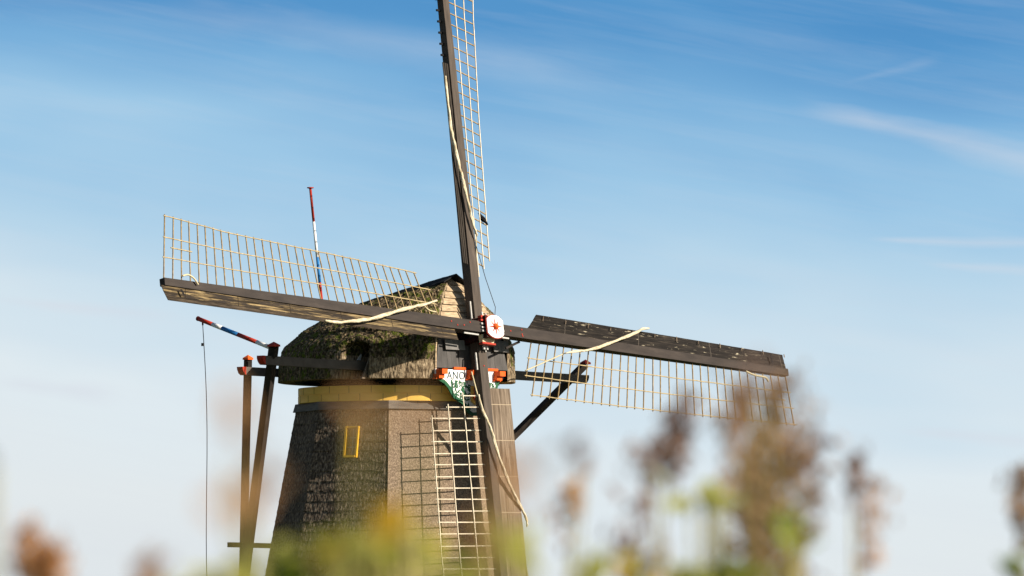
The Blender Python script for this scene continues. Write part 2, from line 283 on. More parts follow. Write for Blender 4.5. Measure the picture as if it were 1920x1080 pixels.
# --- tower ---------------------------------------------------------------
A0 = R(-3.5)
def TR(z): return 3.41+(13.16-z)*.187
def win_axes():
    a, b = A0-math.pi/4, A0; z = 11.74; r = TR(z)
    pa = Vector((r*math.sin(a), -r*math.cos(a), z)); pb = Vector((r*math.sin(b), -r*math.cos(b), z)); e = (pb-pa).normalized()
    return pa+e*1.44, e
WC, WE = win_axes()
def tower():
    vs = []; fs = []; fm = []
    zr = [1.2+(6.6-1.2)*i/12 for i in range(12)]; z = 6.6
    while z < 12.93: zr.append(z); z += .045
    zr.append(12.93)
    for k in range(8):                                          # face k runs from corner k-1 to k; 0 = left front, 1 = right front
        a, b = A0+(k-1)*math.pi/4, A0+k*math.pi/4
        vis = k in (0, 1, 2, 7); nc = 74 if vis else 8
        am = (a+b)/2; out = Vector((math.sin(am), -math.cos(am), .18)).normalized()
        amp = {0: 1.0, 1: .22, 2: .3, 7: .9}.get(k, .6); base = len(vs)
        for z in zr:
            r = TR(z); pa = Vector((r*math.sin(a), -r*math.cos(a), z)); pb = Vector((r*math.sin(b), -r*math.cos(b), z))
            for c in range(nc+1):
                t = c/nc; p = pa.lerp(pb, t)
                if vis:
                    wav = .05*fbm(Vector((p.x*1.1+k*9, p.y*1.1, 0.3*z)))
                    u = ((z+wav*2.0+.04*noise.noise(Vector((p.x*4, p.y*4, z*2+k)))) / .335) % 1.0
                    saw = (1-u)**1.4*.014 - (.035 if u < .07 else 0)
                    q = Vector((p.x*9, p.y*9, z*5+k*3)); d = saw+.009*fbm(q, 3)+.007*noise.noise(Vector((p.x*26, p.y*26, z*9)))
                    edge = min(t, 1-t)*nc
                    if k == 0 and t > .97: d -= .05
                    p = p+out*(d*amp)
                vs.append(p)
        for i in range(len(zr)-1):
            for c in range(nc):
                if k == 0:
                    q = vs[base+i*(nc+1)+c]-WC
                    if abs(q.dot(WE)) < .225 and abs(q.z) < .50: continue
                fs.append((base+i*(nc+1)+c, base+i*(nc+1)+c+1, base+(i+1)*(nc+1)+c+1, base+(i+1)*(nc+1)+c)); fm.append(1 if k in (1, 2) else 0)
    return new_obj('tower', vs, fs, None, mill, False, ['thatch_rough', 'thatch_fine'], fm)
tw = tower()
def ring(z0, z1, r0, r1, th, n=8, a0=A0, name='ring', m='skirt', parent=mill, smooth=False):
    mb = MB(); vs = []
    for z, r in ((z0, r0), (z1, r1)):
        for rad in (r, r-th):
            for k in range(n):
                a = a0+2*math.pi*k/n; vs.append((rad*math.sin(a), -rad*math.cos(a), z))
    fs = []
    for k in range(n):
        j = (k+1) % n
        fs += [(k, j, 2*n+j, 2*n+k), (n+j, n+k, 3*n+k, 3*n+j), (2*n+k, 2*n+j, 3*n+j, 3*n+k), (j, k, n+k, n+j)]
    mb.add(vs, fs); return mb.obj(name, m, parent, smooth)
ring(12.86, 13.14, TR(12.86)+.10, TR(13.14)+.07, .3, name='skirting', m='skirt')
ring(0, 1.22, TR(0)+.05, TR(1.22)+.05, .4, name='brick_base', m='brick')
# curb ring: yellow boards bent round the top of the tower
def curb():
    mb = MB(); n = 160; r = 3.37
    def rg(z0, z1, r0, r1):
        vs = []
        for z, rr in ((z0, r0), (z1, r1)):
            for k in range(n): a = 2*math.pi*k/n; vs.append((rr*math.sin(a), -rr*math.cos(a), z))
        mb.add(vs, [(k, (k+1) % n, n+(k+1) % n, n+k) for k in range(n)])
    rg(13.14, 13.385, r, r); rg(13.385, 13.39, r, r-.02); rg(13.39, 13.40, r-.02, r-.02); rg(13.40, 13.405, r-.02, r); rg(13.405, 13.66, r, r); rg(13.66, 13.661, r, r-.4); rg(13.14, 13.141, r, 2.9)
    o = mb.obj('curb_ring', 'yellow', mill)
    j = MB()
    for k in range(26):                                          # board joints
        a = k*2*math.pi/26+.12
        for zc in (13.265, 13.53):
            aa = a+(0.12 if zc > 13.4 else 0); d = Vector((math.sin(aa), -math.cos(aa), 0)); t = Vector((math.cos(aa), math.sin(aa), 0))
            j.box(d*(r+.001)+ZU*zc, t*.006, d*.004, ZU*.118)
    each(j, 'board_joint', 'board_dark', o)
curb()
# window on the left front face
def window():
    a, b = A0-math.pi/4, A0; z = 11.74; r = TR(z)
    pa = Vector((r*math.sin(a), -r*math.cos(a), z)); pb = Vector((r*math.sin(b), -r*math.cos(b), z)); e = (pb-pa).normalized()
    am = (a+b)/2; out = Vector((math.sin(am), -math.cos(am), 0)); c = pa+e*1.44
    up = (ZU-out*.17).normalized(); nn = e.cross(up)
    if nn.dot(out) < 0: nn = -nn
    w, h = .255, .54
    f = MB()
    for sx in (-1, 1): f.box(c+e*sx*(w-.03)-nn*.015, e*(.036 if sx < 0 else .026), nn*.12, up*h)
    f.box(c+up*(h-.03)-nn*.02, e*(w-.058), nn*.115, up*.028); f.box(c-up*(h-.035)+nn*.0, e*(w-.058), nn*.13, up*.035)
    fo = f.obj('window', 'yellow_frame', mill)
    g = MB(); g.box(c-nn*.07, e*(w-.043), nn*.006, up*(h-.06)); g.obj('pane', 'glass', fo)
    s = MB(); s.box(c-nn*.055, e*.012, nn*.010, up*(h-.06)); each(s, 'glazing_bar', 'cream', fo)
    s = MB()
    for q in (-.16, .16): s.box(c-nn*.055+up*q, e*(w-.044), nn*.009, up*.012)
    each(s, 'glazing_bar', 'cream', fo)
window()

# --- cap -------------------------------------------------------------------
ZB = 13.87
HP = [(0, 0), (.010, .28), (.06, .40), (.17, .53), (.30, .64), (.45, .755), (.62, .86), (.80, .935), (1, 1)]
def hprof(s):
    for (a, b), (c, d) in zip(HP, HP[1:]):
        if s <= c: return b+(d-b)*(s-a)/(c-a)
    return 1
RB = 4.06; PS0 = math.acos(3.60/RB)
def cap_pt(ps, s, sp=None):
    """ps: angle from the forward direction; s: 0 at the eave, 1 on the ridge"""
    c = math.cos(ps); fr = (c+1)/2/((math.cos(PS0)+1)/2); rf = -1.55+(2.50+1.55)*fr
    hr = 16.62+(17.38-16.62)*fr-ZB
    f = (1-s)*RB*c+s*rf; l = (1-s)*RB*math.sin(ps)
    return W(f, l, ZB+hr*hprof(s))
def cap():
    NP, NS = 330, 120; vs = []; fs = []; fm = []
    ss = [(i/NS)**1.25 for i in range(NS+1)]
    # sample the lower wall evenly in height
    ss = []
    for i in range(NS+1):
        h = i/NS; lo, hi = 0.0, 1.0
        for _ in range(24):
            md = (lo+hi)/2
            if hprof(md) < h: lo = md
            else: hi = md
        ss.append((lo+hi)/2)
    ps = [PS0+(2*math.pi-2*PS0)*i/NP for i in range(NP+1)]
    pts = [[cap_pt(p, s) for p in ps] for s in ss]
    def notch(p):
        f, l, z = p.dot(NH), p.dot(LT), p.z
        return f, l, z
    for i, row in enumerate(pts):
        for j, p in enumerate(row):
            a = pts[min(i+1, NS)][j]-pts[max(i-1, 0)][j]; b = pts[i][min(j+1, NP)]-pts[i][max(j-1, 0)]
            nn = b.cross(a)
            nn = nn.normalized() if nn.length > 1e-9 else ZU
            f, l, z = p.dot(NH), p.dot(LT), p.z; s = ss[i]
            amp = .035+.045*min(1, max(0, (z-14.4)/1.2))
            edge = min(1, min(j, NP-j)/6)*min(1, .25+(z-ZB)/.35)
            d = amp*fbm(Vector((p.x*7, p.y*7, z*6)), 3)+.10*fbm(Vector((p.x*1.3, p.y*1.3, z*1.6)), 2)*.5*min(1, max(0, (z-14.3)))
            # worn steps between reed courses
            u = ((z+.12*fbm(Vector((p.x, p.y, 0))))/.62) % 1.0; d += (.05*(1-u)-.02)*min(1, max(0, (z-14.6)/.5))
            q = p+nn*d*edge*max(.12, min(1, (.92-s)*5))
            for sgn in (-1, 1):                                  # hollow where the long beam comes out
                if l*sgn > 0:
                    du = (f-1.62)/.44; top = 15.12-.12*du*du
                    if abs(du) < 1 and z < top+.02:
                        k = min(1, (1-abs(du))*3.2)*min(1, max(0, (top-z)/.10)); k = k*k*(3-2*k)
                        tgt = 2.75+.0*z
                        q = q - LT*sgn*max(0, abs(l)-tgt)*k
                    elif abs(du) < 1.5 and abs(z-top) < .28:     # thickened thatch lip over the hollow
                        q = q+nn*.06*max(0, 1-abs(z-top-.12)/.2)
            vs.append(q)
    n = NP+1
    for i in range(NS):
        for j in range(NP):
            fs.append((i*n+j, (i+1)*n+j, (i+1)*n+j+1, i*n+j+1))
            p = (pts[i][j]+pts[i+1][j+1])/2; jit = .5*fbm(Vector((p.x*1.5, p.y*1.5, p.z*1.5)))
            fm.append(1 if p.z+jit+.10*p.dot(NH) < 14.80 and p.dot(NH)+jit*2 > .6 else 0)  # lower rear gets the darker moss thatch, which paints in its shade
    # eave: cut thatch underside going inwards
    b0 = len(vs)
    for j in range(n):
        p = pts[0][j]; f, l = p.dot(NH), p.dot(LT); vs.append(W(f*.90, l*.90, ZB-.02*random.random())); 
    b1 = len(vs)
    for j in range(n):
        p = pts[0][j]; f, l = p.dot(NH), p.dot(LT); vs.append(W(f*.80, l*.80, ZB+.30))
    for j in range(NP):
        fs.append((j, j+1, b0+j+1, b0+j)); fm.append(1); fs.append((b0+j, b0+j+1, b1+j+1, b1+j)); fm.append(1)
    # verge: thickness of the thatch at the front opening
    for jj in (0, NP):
        b = len(vs)
        for i in range(NS+1):
            p = pts[i][jj]; f, l, z = p.dot(NH), p.dot(LT), p.z; vs.append(W(f-.02, l-math.copysign(min(.14, abs(l)), l), z-.02))
        for i in range(NS):
            q = (i*n+jj, (i+1)*n+jj, b+i+1, b+i); fs.append(q if jj == 0 else q[::-1]); fm.append(1)
    return new_obj('cap', vs, fs, None, mill, False, ['thatch_moss_shade', 'thatch_cap'], fm)
capo = cap()
# soffit under the eave
def soffit():
    mb = MB(); n = 96; vs = []
    for r, z in ((3.50, 13.95), (3.46, 13.84), (3.2, 13.84), (3.2, 13.95)):
        for k in range(n):
            a = 2*math.pi*k/n; f = min(r*math.cos(a), 3.42); vs.append(W(f, r*math.sin(a), z))
    fs = []
    for q in range(4):
        for k in range(n): fs.append((q*n+k, q*n+(k+1) % n, ((q+1) % 4)*n+(k+1) % n, ((q+1) % 4)*n+k))
    mb.add(vs, fs); mb.obj('soffit', 'dull_black', mill)
soffit()
def ridge():
    mb = MB(); n = 14
    for sgn in (-1, 1):
        pts = []
        for i in range(n+1):
            t = i/n; f = -1.75+(2.80+1.75)*t; z = 16.72+(17.46-16.72)*(f+1.55)/(2.50+1.55)+.012*random.uniform(-1, 1)
            pts.append((f, z))
        for (f0, z0), (f1, z1) in zip(pts, pts[1:]):
            d = .035*random.uniform(-1, 1)
            a = [W(f0, 0, z0), W(f1+.03, 0, z1), W(f1+.03, sgn*.60, z1-.31+d), W(f0, sgn*.60, z0-.31+d)]
            mb.prism(a if sgn > 0 else a[::-1], -ZU*.05)
    mb.obj('ridge_boards', 'dull_black', capo)
ridge()
# black boards hanging on the left slope under the ridge
# gable and breast in the front opening
def fplane(z):
    h = (z-ZB)/(17.38-ZB); lo, hi = 0.0, 1.0
    for _ in range(24):
        md = (lo+hi)/2
        if hprof(md) < h: lo = md
        else: hi = md
    return 3.60+(2.50-3.60)*lo
def front_half(z):
    """half width of the opening at height z"""
    hr = 17.38-ZB; h = (z-ZB)/hr; lo, hi = 0.0, 1.0
    for _ in range(24):
        md = (lo+hi)/2
        if hprof(md) < h: lo = md
        else: hi = md
    return max(0, (1-lo)*RB*math.sin(PS0)-.10)
def breast():
    g = MB(); z = 15.95; k = 0
    while z < 17.2:
        z1 = z+.235; w0, w1 = front_half(z), front_half(min(z1, 17.33))
        f0, f1 = fplane(z)+.02, fplane(z1)-.025
        j = .012*random.uniform(-1, 1)
        poly = [W(f0+.02, -w0, z+j), W(f0+.02, w0, z-j), W(f1, w1, z1), W(f1, -w1, z1)]
        g.prism(poly, -NH*.03); z = z1; k += 1
    each(g, 'gable_board', 'plank', mill)
    b = MB()                                                    # black sheet standing in for the shaded opening behind the windshaft
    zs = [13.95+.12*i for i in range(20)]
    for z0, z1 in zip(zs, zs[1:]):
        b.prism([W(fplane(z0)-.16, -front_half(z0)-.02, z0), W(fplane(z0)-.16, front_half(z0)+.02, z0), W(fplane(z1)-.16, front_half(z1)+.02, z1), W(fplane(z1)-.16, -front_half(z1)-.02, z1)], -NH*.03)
    b.obj('opening_shade_sheet', 'dull_black', mill)
    p = MB(); x = -1.80
    for w in (.60, .55, .62, .50, .66, .62):                    # lower breast: wide upright boards either side of the shaft
        zt = 15.72 if abs(x+w/2) > .75 else 15.05; z0 = 14.24
        hw0 = front_half(zt)
        l0, l1 = max(x, -hw0), min(x+w-.012, hw0)
        off = .015*random.random()
        p.prism([W(fplane(z0)+off, max(x, -front_half(z0)), z0), W(fplane(z0)+off, min(x+w-.012, front_half(z0)), z0), W(fplane(zt)+off, l1, zt), W(fplane(zt)+off, l0, zt)], -NH*.04)
        x += w
    po = each(p, 'breast_board', 'breast', mill)[2]
    q = MB(); q.prism([W(3.66, -1.36, 14.86), W(3.66, -.42, 14.86), W(3.61, -.42, 15.20), W(3.61, -1.36, 15.20)], -NH*.04)
    q.prism([W(3.66, 1.0, 14.86), W(3.66, 1.72, 14.86), W(3.61, 1.70, 15.24), W(3.61, 1.0, 15.24)], -NH*.04); each(q, 'patch_board', 'breast_pale', po)
    v = MB(); pts = [W(fplane(z)+.02, -front_half(z)-.06, z) for z in [13.9+.1*i for i in range(20)]]
    for a, c in zip(pts, pts[1:]): v.beam(a, c, .05, .05, NH)
    v.obj('edge_board', 'plank', mill)
breast()
def corbels():
    for l in (-1.74, -.26, 1.08):                                 # orange beam heads, two steps each
        c = MB()
        c.box(W(3.78, l, 14.10), LT*.135, NH*.20, ZU*.085); c.box(W(3.69, l-.03, 13.945), LT*.13, NH*.17, ZU*.068); c.box(W(3.67, l-.04, 13.86), LT*.17, NH*.10, ZU*.015)
        c.obj('beam_head', 'orange_red', mill)
    s = MB()
    for l0, l1 in ((-1.05, -.45), (.45, 1.10)): s.box(W(3.70, (l0+l1)/2, 14.235), LT*(l1-l0)/2, NH*.04, ZU*.04)
    each(s, 'red_moulding', 'orange_red', mill)
corbels()
def name_board():
    prof = [(-1.90, 13.90), (-1.72, 13.86), (-1.45, 13.76), (-1.25, 13.60), (-1.08, 13.38), (-.93, 13.24), (-.62, 13.12), (-.42, 12.98), (-.30, 12.80), (-.12, 12.71), (.12, 12.71), (.30, 12.80), (.42, 12.98), (.62, 13.12), (.85, 13.24), (.95, 13.38), (1.05, 13.60), (1.16, 13.86)]
    F0 = 3.64
    mb = MB(); mb.prism([W(F0, l, z) for l, z in prof]+[W(F0, 1.16, 14.19), W(F0, -1.90, 14.19)], NH*.05)
    nb = mb.obj('name_board', 'white', mill)
    ed = MB()
    for (a, b), (c, d) in zip(prof, prof[1:]): ed.beam(W(F0+.03, a, b), W(F0+.03, c, d), .12, .045, NH)
    ed.obj('edging', 'green', nb)
    # lettering
    tcu = bpy.data.curves.new('letters', 'FONT'); tcu.body = 'ANO'; tcu.size = .37; tcu.extrude = .004; tcu.space_character = 1.12
    to = bpy.data.objects.new('tmp', tcu); C.objects.link(to); dg = bpy.context.evaluated_depsgraph_get(); dg.update()
    me = bpy.data.meshes.new_from_object(to.evaluated_get(dg)); bpy.data.objects.remove(to)
    mw = Matrix.Translation(W(F0+.057, -1.36, 13.87)) @ Matrix((LT, ZU, NH)).transposed().to_4x4()
    me.transform(mw); me.materials.clear(); me.materials.append(M['lettering'])
    lo = bpy.data.objects.new('lettering', me); C.objects.link(lo); lo.parent = nb
    # shield and scrolls
    sh = MB(); sh.prism([W(F0+.054, l, z) for l, z in ((-.20, 13.15), (0, 13.02), (.20, 13.15), (.20, 13.66), (-.20, 13.66))], NH*.02); sh.obj('shield', 'yellow', nb)
    rd = MB(); rd.prism([W(F0+.076, l, z) for l, z in ((-.10, 13.20), (.03, 13.16), (.02, 13.30), (.12, 13.27), (.06, 13.42), (.12, 13.56), (.0, 13.50), (-.10, 13.60), (-.05, 13.42), (-.13, 13.34))], NH*.01); rd.obj('charge', 'orange_red', nb)
    gr = MB(); rnd = random.Random(3)
    def inside(l, z):
        for (a, b), (c, d) in zip(prof, prof[1:]):
            if a <= l <= c: return z > b+(d-b)*(l-a)/(c-a)+.09 and z < 13.80
        return False
    cnt = 0
    while cnt < 120:
        l, z = rnd.uniform(-1.75, 1.75), rnd.uniform(12.8, 13.8)
        if not inside(l, z) or abs(l) < .24: continue
        a = rnd.uniform(0, 6.3); L_ = rnd.uniform(.07, .12); w_ = L_*.38
        u = LT*math.cos(a)+ZU*math.sin(a); v = -LT*math.sin(a)+ZU*math.cos(a); c0 = W(F0+.0535+cnt*.00006, l, z)
        gr.prism([c0-u*L_, c0-u*L_*.2-v*w_, c0+u*L_-v*w_*.2, c0+u*L_*.3+v*w_*.6], NH*.006); cnt += 1
    gr.obj('scroll_ornament', 'green', nb)
name_board()

# --- beams and braces -------------------------------------------------------
def beams():
    zl, zr = 14.35, 14.19
    pl, pr = W(1.45, -7.86, zl), W(1.45, 7.80, zr)
    b = MB(); b.beam(pl, pr, .27, .30); o = b.obj('cross_beam', 'beam_grey', mill)
    d = (pr-pl).normalized()
    for p, s in ((pl, -1), (pr, 1)):                             # ogee ends, painted red
        e = MB(); q = p+d*s*.02
        prof = [(-.0, .15), (.13, .15), (.13, .06), (.10, -.02), (.05, -.09), (-.02, -.15)]
        e.prism([q-NH*.14+d*s*a+ZU*c for a, c in prof], NH*.28); e.obj('painted_end', 'red' if s < 0 else 'beam', o)
    b = MB(); b.beam(W(-3.0, -4.42, 14.23), W(-3.0, 4.42, 14.17), .27, .28); o2 = b.obj('rear_cross_beam', 'beam_grey', mill)
    e = MB(); e.prism([W(-3.14, -4.42-a, 14.23+c) for a, c in ((-.02, .14), (.16, .14), (.14, .04), (.08, -.08), (-.02, -.14))], NH*.28); e.obj('painted_end', 'red', o2)
    tail_a, tail_b = W(-3.1, 0, 13.95), W(-8.15, 0, 2.2)
    t = MB(); t.beam(tail_a, tail_b, .34, .40, w2=.30, h2=.34); t.obj('tail_pole', 'beam', mill)
    def pole_at(z): k = (z-tail_a.z)/(tail_b.z-tail_a.z); return tail_a.lerp(tail_b, k)
    def capped(name, a, b_, w, red='red'):
        m_ = MB(); m_.beam(a, b_, w, w, NH); o_ = m_.obj(name, 'beam', mill)
        c = MB(); h = w*.5+.03
        base = [a+LT*sx*h+NH*sy*h for sx, sy in ((-1, -1), (1, -1), (1, 1), (-1, 1))]
        c.add(base+[p+ZU*.06 for p in base]+[a+ZU*.17], [(3, 2, 1, 0), (0, 1, 5, 4), (1, 2, 6, 5), (2, 3, 7, 6), (3, 0, 4, 7), (4, 5, 8), (5, 6, 8), (6, 7, 8), (7, 4, 8)])
        c.obj('post_cap', red, o_); return o_
    capped('brace', W(1.72, -7.62, 14.80), pole_at(2.75)-LT*.30, .25)
    capped('brace', W(1.72, 7.62, 14.70), pole_at(2.75)+LT*.30, .21, 'dark_red')
    capped('brace', W(-2.98, -4.2, 14.62), pole_at(4.2)-LT*.28, .20, 'orange_red')
    capped('brace', W(-2.98, 4.2, 14.58), pole_at(4.2)+LT*.28, .20, 'orange_red')
    x = MB(); x.beam(pole_at(8.36)-LT*2.62+ZU*.02, pole_at(8.36)+LT*2.62, .16, .17); x.obj('tie_beam', 'beam', mill)
    # white lit board and pale board at the beam's opening
    c = MB(); c.prism([W(1.24, -3.22, 14.51), W(1.24, -2.86, 14.51), W(1.24, -2.86, 14.95)], NH*.04); c.obj('cheek_board', 'white', mill)
    c = MB(); c.prism([W(1.95, -3.66, 13.86), W(1.95, -3.30, 13.86), W(1.95, -3.02, 14.96), W(1.95, -3.10, 14.96)], -NH*.04); c.obj('cheek_board', 'board_brown', mill)
beams()
def striped(name, a, b, r, bands, parent, rt=None):
    a, b = Vector(a), Vector(b); o = None
    for t0, t1, m in bands:
        mb = MB(); mb.tube([a.lerp(b, t0), a.lerp(b, t1)], [r+(rt-r)*t0 if rt else r, r+(rt-r)*t1 if rt else r], 12)
        k = mb.obj(name if o is None else 'stripe', m, parent if o is None else o, True); o = o or k
    return o
fp0, fp1 = W(-3.42, 0, 15.35), W(-4.19, 0, 20.72)
fp = striped('flagpole', fp0, fp1, .055, [(0, .335, 'red'), (.335, .39, 'red'), (.39, .555, 'blue'), (.555, .785, 'white'), (.785, 1, 'red')], mill, .045)
c = MB(); c.tube([fp1, fp1+ZU*.02, fp1+ZU*.05, fp1+ZU*.06], [.05, .12, .12, .03], 12); c.obj('truck', 'red', fp)
g0, g1 = W(1.60, -7.68, 14.78), W(-1.80, -7.70, 15.85)
gp = striped('hoist_pole', g0, g1, .075, [(0, .18, 'white'), (.18, .44, 'red'), (.44, .665, 'blue'), (.665, .80, 'white'), (.80, 1, 'red')], mill)
c = MB(); c.tube([g1, g1+(g1-g0).normalized()*.05], [.085, .08], 12); c.tube([g1.lerp(g0, .06)-ZU*.03, g1.lerp(g0, .06)-ZU*.16], .03, 8); c.obj('end_fitting', 'dark_red', gp)
c = MB(); top = g1.lerp(g0, .06)-ZU*.14; pts = [top]
for i in range(1, 21):
    t = i/20; pts.append(top+NH*(.52*t+.05*math.sin(t*9))-ZU*(14.4*t)+LT*.05*math.sin(t*7))
c.tube(pts, .014, 6); c.tube([top-ZU*.62, top-ZU*.72], .05, 8); c.obj('hoist_rope', 'wire', mill)

# --- sails -------------------------------------------------------------------
def frame(X, Y, O):
    Z = X.cross(Y); m = Matrix((X, Y, Z)).transposed().to_4x4(); m.translation = O; return m
SL = 15.06
def lerp_tab(tab, s):
    if s <= tab[0][0]: return tab[0][1]
    for (a, b), (c, d) in zip(tab, tab[1:]):
        if s <= c: t = (s-a)/(c-a); return b+(d-b)*t
    return tab[-1][1]
def sail(key, twist, width, bw, bs0, bs1, bmat, full_from, cloth, stub=False):
    outer = key in 'LR'
    X = {'L': -RR, 'R': RR, 'U': VV, 'D': -VV}[key]; Y = {'L': VV, 'R': -VV, 'U': RR, 'D': -RR}[key]
    O = HUB-SN*(.19 if outer else .69)
    mw = frame(X, Y, O)                                          # local z points back towards the cap
    def pt(s, t, off=0):
        b = R(lerp_tab(twist, s)); return Vector((s, t*math.cos(b)-off*math.sin(b), t*math.sin(b)+off*math.cos(b)))
    wid = lambda s: lerp_tab(width, s)
    la = MB(); sb_ = MB(); rnd = random.Random(ord(key))
    fr = (1.0, .655, .325)
    for k in range(33):
        s = 15.0-.4*k; t1 = wid(s)
        if k > full_from: t1 = .17+(t1-.17)*fr[min(2, k-full_from)]
        b = R(lerp_tab(twist, s)); ch = Vector((0, math.cos(b), math.sin(b)))
        js = rnd.uniform(-.012, .012); ja = rnd.uniform(-.02, .02)
        la.beam(pt(s+js, .0), pt(s+js+ja, t1+.055), .030, .034, (1, 0, 0), mi=0)
        if stub and s > bs1: sb_.beam(pt(s, -.05, .06), pt(s, -.27, .16), .05, .07, (1, 0, 0))
    for q, f in enumerate(fr):
        kk = full_from+(0 if q == 0 else q); kk = min(kk, 32)
        s0 = 15.0-.4*kk-.10; n = 44; prev = None
        for i in range(n+1):
            s = s0+(15.09-s0)*i/n; t = .17+(wid(s)-.17)*f; p = pt(s, t+rnd.uniform(-.006, .006), -.030)
            if prev: la.beam(prev, p, .030, .026, (0, 0, 1), mi=1)
            prev = p
    if outer:                                                    # short extra lath near the tip
        la.beam(pt(13.72, .17+(wid(13.7)-.17)*.50, -.030), pt(14.72, .17+(wid(14.7)-.17)*.50, -.030), .034, .030, (0, 0, 1), mi=1)
    so_ = la.obj('sail', None, mill, False, mw, ['bar', 'bar_pale'] if key in 'LR' else (['bar', 'lath'] if key == 'U' else ['lath', 'lath']))
    if stub: each(sb_, 'board_clamp', 'dull_black', so_, mw=mw)
    # stock: tapering square spar
    st = MB(); n = 12; vs = []
    for i in range(n+1):
        s = SL*i/n; t = max(0, (s-2)/(SL-2)); hw = .19-.065*t; hd = .19-.07*t
        for y, z in ((-hw, -hd), (hw, -hd), (hw, hd), (-hw, hd)): vs.append((s, y, z))
    fs = [(3, 2, 1, 0), tuple(n*4+i for i in range(4))]
    for i in range(n):
        for k in range(4): fs.append((i*4+k, i*4+(k+1) % 4, i*4+4+(k+1) % 4, i*4+4+k))
    st.add(vs, fs)
    sto = st.obj('stock', 'stock_pale' if key in 'DU' else 'stock', so_, False, mw)
    # wind board: three lapped planks along the leading edge
    wb = MB(); n = 30; np_ = 3
    for p_ in range(np_):
        ra = bw*(p_/np_); rb = bw*((p_+1)/np_)+.012
        for i in range(n):
            sa, sb = bs0+(bs1-bs0)*i/n, bs0+(bs1-bs0)*(i+1)/n
            r2 = []
            for s, r_ in ((sa, ra), (sb, ra), (sb, rb), (sa, rb)):
                if i == 0 and s == sa and key == 'R': s += .34*r_/bw-.08+.04*math.sin(r_*40)
                if i == n-1 and s == sb and key == 'L': s -= .34*r_/bw
                t = max(0, (s-2)/(SL-2)); hw = .19-.065*t; hd = .12-.05*t; b = R(lerp_tab(twist, s)); jit = .012*noise.noise(Vector((s*3, p_*7+r_, ord(key))))
                r2.append(Vector((s, -hw-.004-r_*math.cos(b), -hd+.02*p_*(1 if key != 'L' else .3)-r_*math.sin(b)+jit)))
            wb.prism(r2, (0, 0, .024))
    if key == 'L':
        wb.m = [0]*(n*12)+[1]*(n*6)
        wbo = wb.obj('wind_board', None, so_, False, mw, [bmat, 'board_worn'])
    else: wbo = wb.obj('wind_board', bmat, so_, False, mw)
    if key == 'R':                                               # pins holding the board
        bt = MB()
        for i in range(12):
            s = bs0+.6+1.13*i; b = R(lerp_tab(twist, s)); r_ = bw*.86; h_ = .055 if i % 2 else .085
            bt.box(Vector((s, -.15-r_*math.cos(b), -.115-r_*math.sin(b))), Vector((.012, 0, 0)), Vector((0, h_*math.cos(b), h_*math.sin(b))), Vector((0, 0, .012)))
        each(bt, 'pin', 'board_brown', wbo, mw=mw)
    # rolled cloth, wound round the stock
    pts, rad = cloth
    cp = resample(pts, 8); n = len(cp); cb = MB(); rr = []
    for i in range(n):
        t = i/(n-1); rr.append(rad*(.35+.65*math.sin(math.pi*min(1, max(0, t*.92+.06)))**.6)*(1+.15*noise.noise(Vector((i*.55, ord(key), 0)))))
    cp = [p+Vector((0, .012*noise.noise(Vector((i*.4, 1, 3))), .02*noise.noise(Vector((i*.5, 5, 3))))) for i, p in enumerate(cp)]
    cb.tube(cp, rr, 14)
    for q in range(3, len(cb.v)-1):
        a_ = q//14; cb.v[q] = cb.v[q]+(cp[min(a_, n-1)]-cb.v[q])*(.34*max(0, math.sin((q % 14)/14*6.2832*2+a_*.55)))
    cb.obj('sail_cloth', 'cloth', so_, True, mw)
    return so_, mw, sto
# cloth paths are (along the arm, across, back)
def path(pts, n): return [Vector((a, b, -n)) for a, b in pts]
sU, mU, stU = sail('U', [(2, 24), (8, 21), (11.5, 18), (15, 10)], [(2, 1.93), (8, 2.08), (11, 2.2), (15, 2.2)], .37, 2.35, 9.45, 'board_dark', 30,
     (path([(8.9, -.62), (8.0, -.62), (7.11, -.6), (6.41, -.5), (5.58, -.35), (4.94, -.21), (4.1, -.06), (3.55, .08), (3.34, .16)], .34), .062), True)
sL, mL, stL = sail('L', [(2, 21), (6, 12), (9, 6), (12, 0), (15, -9)], [(2, 1.96), (9, 1.98), (12, 2.02), (15, 2.17)], .44, 1.72, 15.2, 'board_yellow', 31,
     (path([(8.12, -.65), (7.5, -.64), (6.61, -.49), (5.84, -.33), (5.06, -.08), (4.27, .17), (3.61, .35), (3.22, .45), (2.69, .63)], .38), .068))
sR, mR, stR = sail('R', [(2, 20), (6, 13), (10, 5), (15, -5)], [(2, 1.99), (15, 1.93)], .52, 1.95, 15.0, 'board_black', 31,
     (path([(7.72, -.76), (7.38, -.70), (6.95, -.50), (5.82, -.08), (4.71, .3), (3.89, .46), (3.35, .58)], .38), .058))
sD, mD, stD = sail('D', [(2, 22), (8, 23), (15, 12)], [(2, 1.93), (4, 2.0), (8, 2.10), (15, 2.1)], .80, 1.95, 15.0, 'board_brown', 30,
     (path([(2.31, .62), (2.77, .53), (3.39, .23), (4.29, -.03), (5.01, -.31), (5.71, -.65), (6.2, -.97), (6.51, -1.11), (6.73, -1.1)], .40), .058))
def sub(mb, name, m, parent, mw, smooth=False): return mb.obj(name, m, parent, smooth, mw)
def rope(key_o, mw, pts, r=.022):
    mb = MB(); mb.tube(resample(pts, 6), r, 6); sub(mb, 'rope', 'rope', key_o, mw, True)
rope(sU, mU, [(3.34, .16, -.3), (2.9, .2, -.2), (2.4, .35, .0), (2.1, .55, .2)])
rope(sL, mL, [(14.31, .24, -.2), (14.07, .30, -.22), (13.82, .20, -.22), (13.64, .02, -.2)], .03)
rope(sL, mL, [(3.3, .45, -.3), (3.0, .30, -.25), (2.6, .28, -.2)])
rope(sR, mR, [(3.40, .56, -.3), (2.62, .89, -.1), (1.79, 1.24, .1)])
